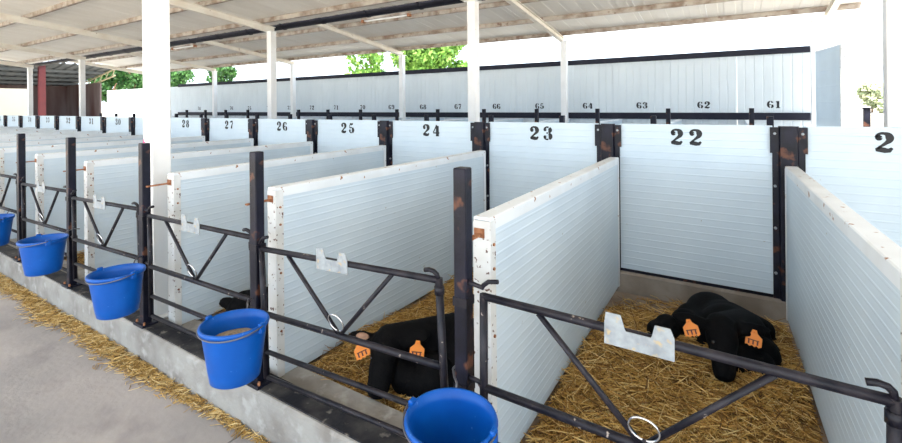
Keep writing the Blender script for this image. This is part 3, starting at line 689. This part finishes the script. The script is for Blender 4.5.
# ------------------------------------------------------------------ background left: cream wall, dark shed
cw = thing('cream_panel_wall', 'plain cream panel wall at the far left end of the shed', 'wall', (-24.0, 0, 0))
for i in range(6): MB().cbox(-.05, .05, .3 + i * 1.02, 1.31 + i * 1.02, -.03, 2.36).build('wall_panel', M['cream'], cw)
sh = thing('far_shed', 'dark open shed with corrugated roof and maroon walls at far left', 'building', (-33, 0, 0))
mb = MB(); nn = 44
for i in range(nn):   # corrugated roof, corrugation along X
    y0 = -10 + i * .52; pr = [(y0, 0), (y0 + .3, 0), (y0 + .36, .07), (y0 + .46, .07), (y0 + .52, 0)]
    vs = [(.4, y, 4.15 + z) for y, z in pr] + [(-7.2, y, 3.1 + z) for y, z in pr]
    mb.add(vs, [(a, a + 1, 6 + a, 5 + a) for a in range(4)])
mb.build('corrugated_roof', M['shedroof'], sh)
for i in range(11): MB().box(-7.1, -7.0, -10 + i * 2.08, -10 + i * 2.08 + 2.05, -.03, 3.19).build('back_wall_sheet', M['maroon'], sh)
MB().box(-7, -1.5, 12.6, 12.7, -.03, 3.2).build('side_wall', M['maroon'], sh)
for y in (9.25, 2.5, -4.2): MB().cbox(.0, .28, y - .14, y + .14, -.03, 4.1).build('red_post', M['redsteel'], sh)
for xx in (-1.4, -2.8, -4.2, -5.6): MB().box(xx, xx + .1, -10, 12.8, 4.15 - (0.4 - xx) * .138 - .16, 4.15 - (0.4 - xx) * .138 - .01).build('roof_batten', M['shedroof'], sh)
# gable truss, yellowish
tr = MB(); a = Vector((.3, 12.75, 4.0)); b = Vector((-7, 12.75, 2.9)); c = Vector((.3, 12.75, 3.6)); d = Vector((-7, 12.75, 2.55))
tr.tube([a, b], .05, 6); tr.tube([c, d], .05, 6)
for i in range(9): tr.tube([a.lerp(b, i / 8), c.lerp(d, min(1, (i + .5) / 8))], .03, 5)
tr.build('gable_truss', M['yellow'], sh)

# ------------------------------------------------------------------ trees
def tree(label, x, y, h, rx, leafm, n=2600, leaf=.12, z0=.25, trunk=.12):
    t = thing('tree', label, 'tree', (x, y, -.03), group='trees around the shed')
    mb = MB(); mb.tube([(0, 0, 0), (.05, .02, h * .3), (-.05, .0, h * .6), (0, 0, h * .85)], [trunk, trunk * .85, trunk * .6, trunk * .2], 8)
    for i in range(5):
        a = i * 1.3; mb.tube([(0, 0, h * (.3 + .08 * i)), (math.cos(a) * rx * .3, math.sin(a) * rx * .3, h * (.45 + .08 * i)), (math.cos(a) * rx * .7, math.sin(a) * rx * .7, h * (.55 + .08 * i))], [trunk * .4, trunk * .3, trunk * .1], 6)
    mb.build('trunk', M['bark'], t)
    # clumped leaves
    cl = []
    for i in range(16):
        a = RNG.uniform(0, 6.28); rr = rx * RNG.uniform(.15, .75); cl.append((rr * math.cos(a), rr * math.sin(a), h * RNG.uniform(z0 + .1, .92), rx * RNG.uniform(.28, .5)))
    V = []; F = []
    for i in range(n):
        c = cl[i % 16]; v = RNG.normal(0, 1, 3); v = v / np.linalg.norm(v) * c[3] * RNG.uniform(.6, 1.05)
        p = Vector((c[0] + v[0], c[1] + v[1], c[2] + v[2] * .85)); u = Vector(RNG.normal(0, 1, 3)).normalized(); q = u.orthogonal().normalized(); s = leaf * RNG.uniform(.6, 1.3)
        o = len(V); V += [p - u * s, p + q * s * .45, p + u * s, p - q * s * .45]; F.append((o, o + 1, o + 2, o + 3))
    me = bpy.data.meshes.new('foliage'); me.from_pydata([tuple(v) for v in V], [], F); me.materials.append(leafm); fo = link('foliage', me, t); fo['kind'] = 'stuff'
    return t
def at(u, d):
    r = (u - 447.1) / 453 * d; c, sn = math.cos(.5668), math.sin(.5668); return r * c - d * sn, r * sn + d * c
tree('bright green tree behind the wall above numbers sixty-seven and sixty-eight', *at(443, 20), 5.6, 2.0, M['leaf'], 9500, .12, .3)
tree('smaller sparse tree behind the wall above number seventy', *at(372, 24), 5.2, 1.5, M['leaf'], 1900, .14, .35)
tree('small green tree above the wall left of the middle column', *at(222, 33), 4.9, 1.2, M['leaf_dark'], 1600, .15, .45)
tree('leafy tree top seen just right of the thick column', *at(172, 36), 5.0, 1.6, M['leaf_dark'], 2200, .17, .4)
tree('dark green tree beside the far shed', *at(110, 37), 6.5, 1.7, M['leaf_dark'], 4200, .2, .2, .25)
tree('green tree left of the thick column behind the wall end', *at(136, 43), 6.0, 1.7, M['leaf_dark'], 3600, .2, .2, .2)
tree('pale hazy shrub far away beyond the open door', *at(872, 62), 3.9, 2.2, M['leaf_hazed'], 1600, .4, .1)
tree('low pale bush far away at the right edge', *at(893, 58), 2.9, 2.0, M['leaf_hazed'], 1200, .4, .05)
